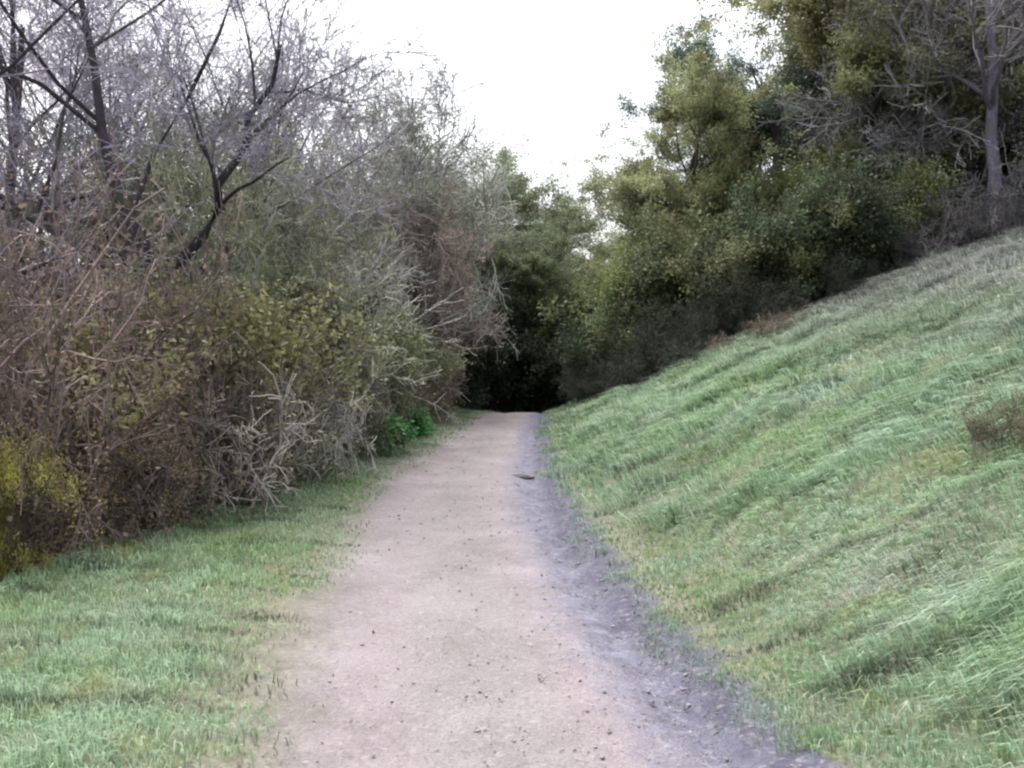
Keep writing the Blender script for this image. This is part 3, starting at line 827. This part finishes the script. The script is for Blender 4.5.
lt = [
 (BRAM[0], 15, 7.9, 2.15, (.145, .108, .108), (.085, .066, .05), 'tall reddish-brown thicket at the left edge'),
 (BRAM[1], 78, 8.9, 2.05, (.14, .108, .112), (.09, .072, .05), 'tall brown thicket left of the forked trunk'),
 (BRAM[0], -70, 6.6, 2.0, (.14, .104, .106), (.085, .064, .048), 'brown thicket cut by the left edge of the photo'),
 (BRAM[1], 60, 6.9, .95, (.13, .1, .105), (.12, .095, .04), 'low mauve-brown bramble at the near verge edge'),
 (BRAM[0], 40, 7.2, 1.0, (.13, .1, .1), (.1, .085, .045), 'low brown bramble behind the mauve-brown one'),
 (BRAM[1], 195, 9.0, .95, (.12, .1, .1), (.07, .065, .035), 'low dark brown bramble along the middle verge edge'),
 (BRAM[0], 255, 10.2, 1.0, (.12, .105, .1), (.07, .07, .035), 'low bramble right of the dark brown one on the verge edge'),
 (BRAM[1], 310, 11.8, 1.0, (.13, .12, .115), (.08, .08, .04), 'grey-brown bramble under the pale grey scrubby tree'),
 (BRAM[0], 388, 20.0, 1.4, (.14, .112, .1), (.11, .09, .065), 'tall russet thicket under the russet scrubby tree'),
 (BRAM[1], 375, 17.2, 1.3, (.145, .12, .108), (.115, .095, .065), 'russet thicket beside the tall russet one'),
 (BRAM[0], 360, 15.6, 1.25, (.14, .13, .12), (.11, .105, .055), 'grey-olive thicket left of the russet thickets'),
]
for i, (p, px, dd, s, cs, cl, lab) in enumerate(lt):
    put(p, px, dd, s, lab, 'thicket', i * 83, [cs, cl], 'thickets along the left verge', wide=.8 if s > 1.9 else 1.0)

ob = [
 (100, 9.2, 1.2, (.1, .085, .045), 'olive-brown bush in front of the tall brown thicket'),
 (122, 8.9, 1.35, (.1, .098, .045), 'olive bush just left of the forked trunk, before the brown thicket'),
 (175, 10.0, 1.35, (.07, .072, .035), 'dark olive bush right of the forked trunk'),
 (240, 10.8, 1.3, (.1, .1, .05), 'yellow-olive bush under the lichen-grey tree'),
 (300, 12.4, 1.25, (.03, .034, .02), 'dark bush right of the yellow-olive bush'),  # leaf colour darkened to stand in for a shaded gap in the thicket
 (355, 14.5, 1.1, (.085, .1, .045), 'olive bush at the foot of the pale grey tree'),
 (398, 18.0, .9, (.09, .11, .05), 'grey-green bush at the far left verge'),
]
for i, (px, dd, s, c, lab) in enumerate(ob):
    put(IVY, px, dd, s, lab, 'bush', i * 57, [(.06, .05, .045), c], 'leafy bushes behind the left verge')
put(IVY, 4, 5.7, .5, 'small yellow-green bush at the left edge of the verge', 'bush', 140, [(.07, .06, .04), (.15, .135, .04)], wide=.5)
put(DRY, 188, 8.5, 1.6, 'pale grey-brown dead stems in front of the dark olive bush', 'brushwood', 40, [(.24, .215, .2), (.12, .11, .07)])
put(DRY, 250, 9.7, 1.7, 'tall pale grey dead stems in front of the yellow-olive bush', 'brushwood', 100, [(.25, .24, .22), (.12, .12, .07)])
put(DRY, 342, 14.0, 1.6, 'pale grey dead stems behind the bright green plant', 'brushwood', 220, [(.19, .18, .175), (.1, .1, .06)])
put(DRY, 302, 11.0, 1.15, 'tangle of pale grey dead brushwood beside the verge', 'brushwood', 0, [(.25, .235, .24), (.12, .11, .08)])
put(GREENS, 356, 12.6, .75, 'bright green low plant at the verge edge', 'plant', 0, [None, (.035, .095, .03)], wide=1.7)
put(GREENS, 400, 15.0, .75, 'bright green low plant farther along the verge', 'plant', 70, [None, (.04, .1, .032)], wide=1.3)
put(GREENS, 215, 8.95, .45, 'small dark green plant on the middle verge edge', 'plant', 10, [None, (.04, .08, .04)])

# --- small things on the slope and the path
put(DRY, 1012, 5.4, .3, 'brown dead weeds low on the slope at the right edge', 'weeds', 30, [(.085, .068, .048), (.08, .07, .045)], wide=1.5, sink=.03)

def stone(px, dist, sx, sy, sz, c, label, seed):
    import bmesh
    r = np.random.default_rng(seed)
    bm = bmesh.new(); bmesh.ops.create_icosphere(bm, subdivisions=3, radius=1)
    ph = r.uniform(0, 6, 6)
    for v in bm.verts:
        k = 1 + .13 * math.sin(v.co.x * 3 + ph[0]) + .1 * math.sin(v.co.y * 4 + ph[1]) + .06 * math.sin(v.co.z * 6 + v.co.x * 5 + ph[2])
        v.co = Vector((v.co.x * sx, v.co.y * sy, v.co.z * sz)) * k
    for f in bm.faces: f.smooth = True
    me = bpy.data.meshes.new('stone'); bm.to_mesh(me); bm.free(); me.materials.append(M_STONE)
    o = bpy.data.objects.new('stone', me); col.objects.link(o)
    X = (px - 512) / F_PX * dist
    o.location = (X, dist, hz(X, dist) + sz * .05); o.rotation_euler = (0, 0, r.uniform(0, 6)); o.color = (*c, 1)
    o['label'] = label; o['category'] = 'stone'
stone(522, 10.6, .17, .08, .035, (.07, .068, .075), 'flat dark stone sunk in the path before its far end', 3)
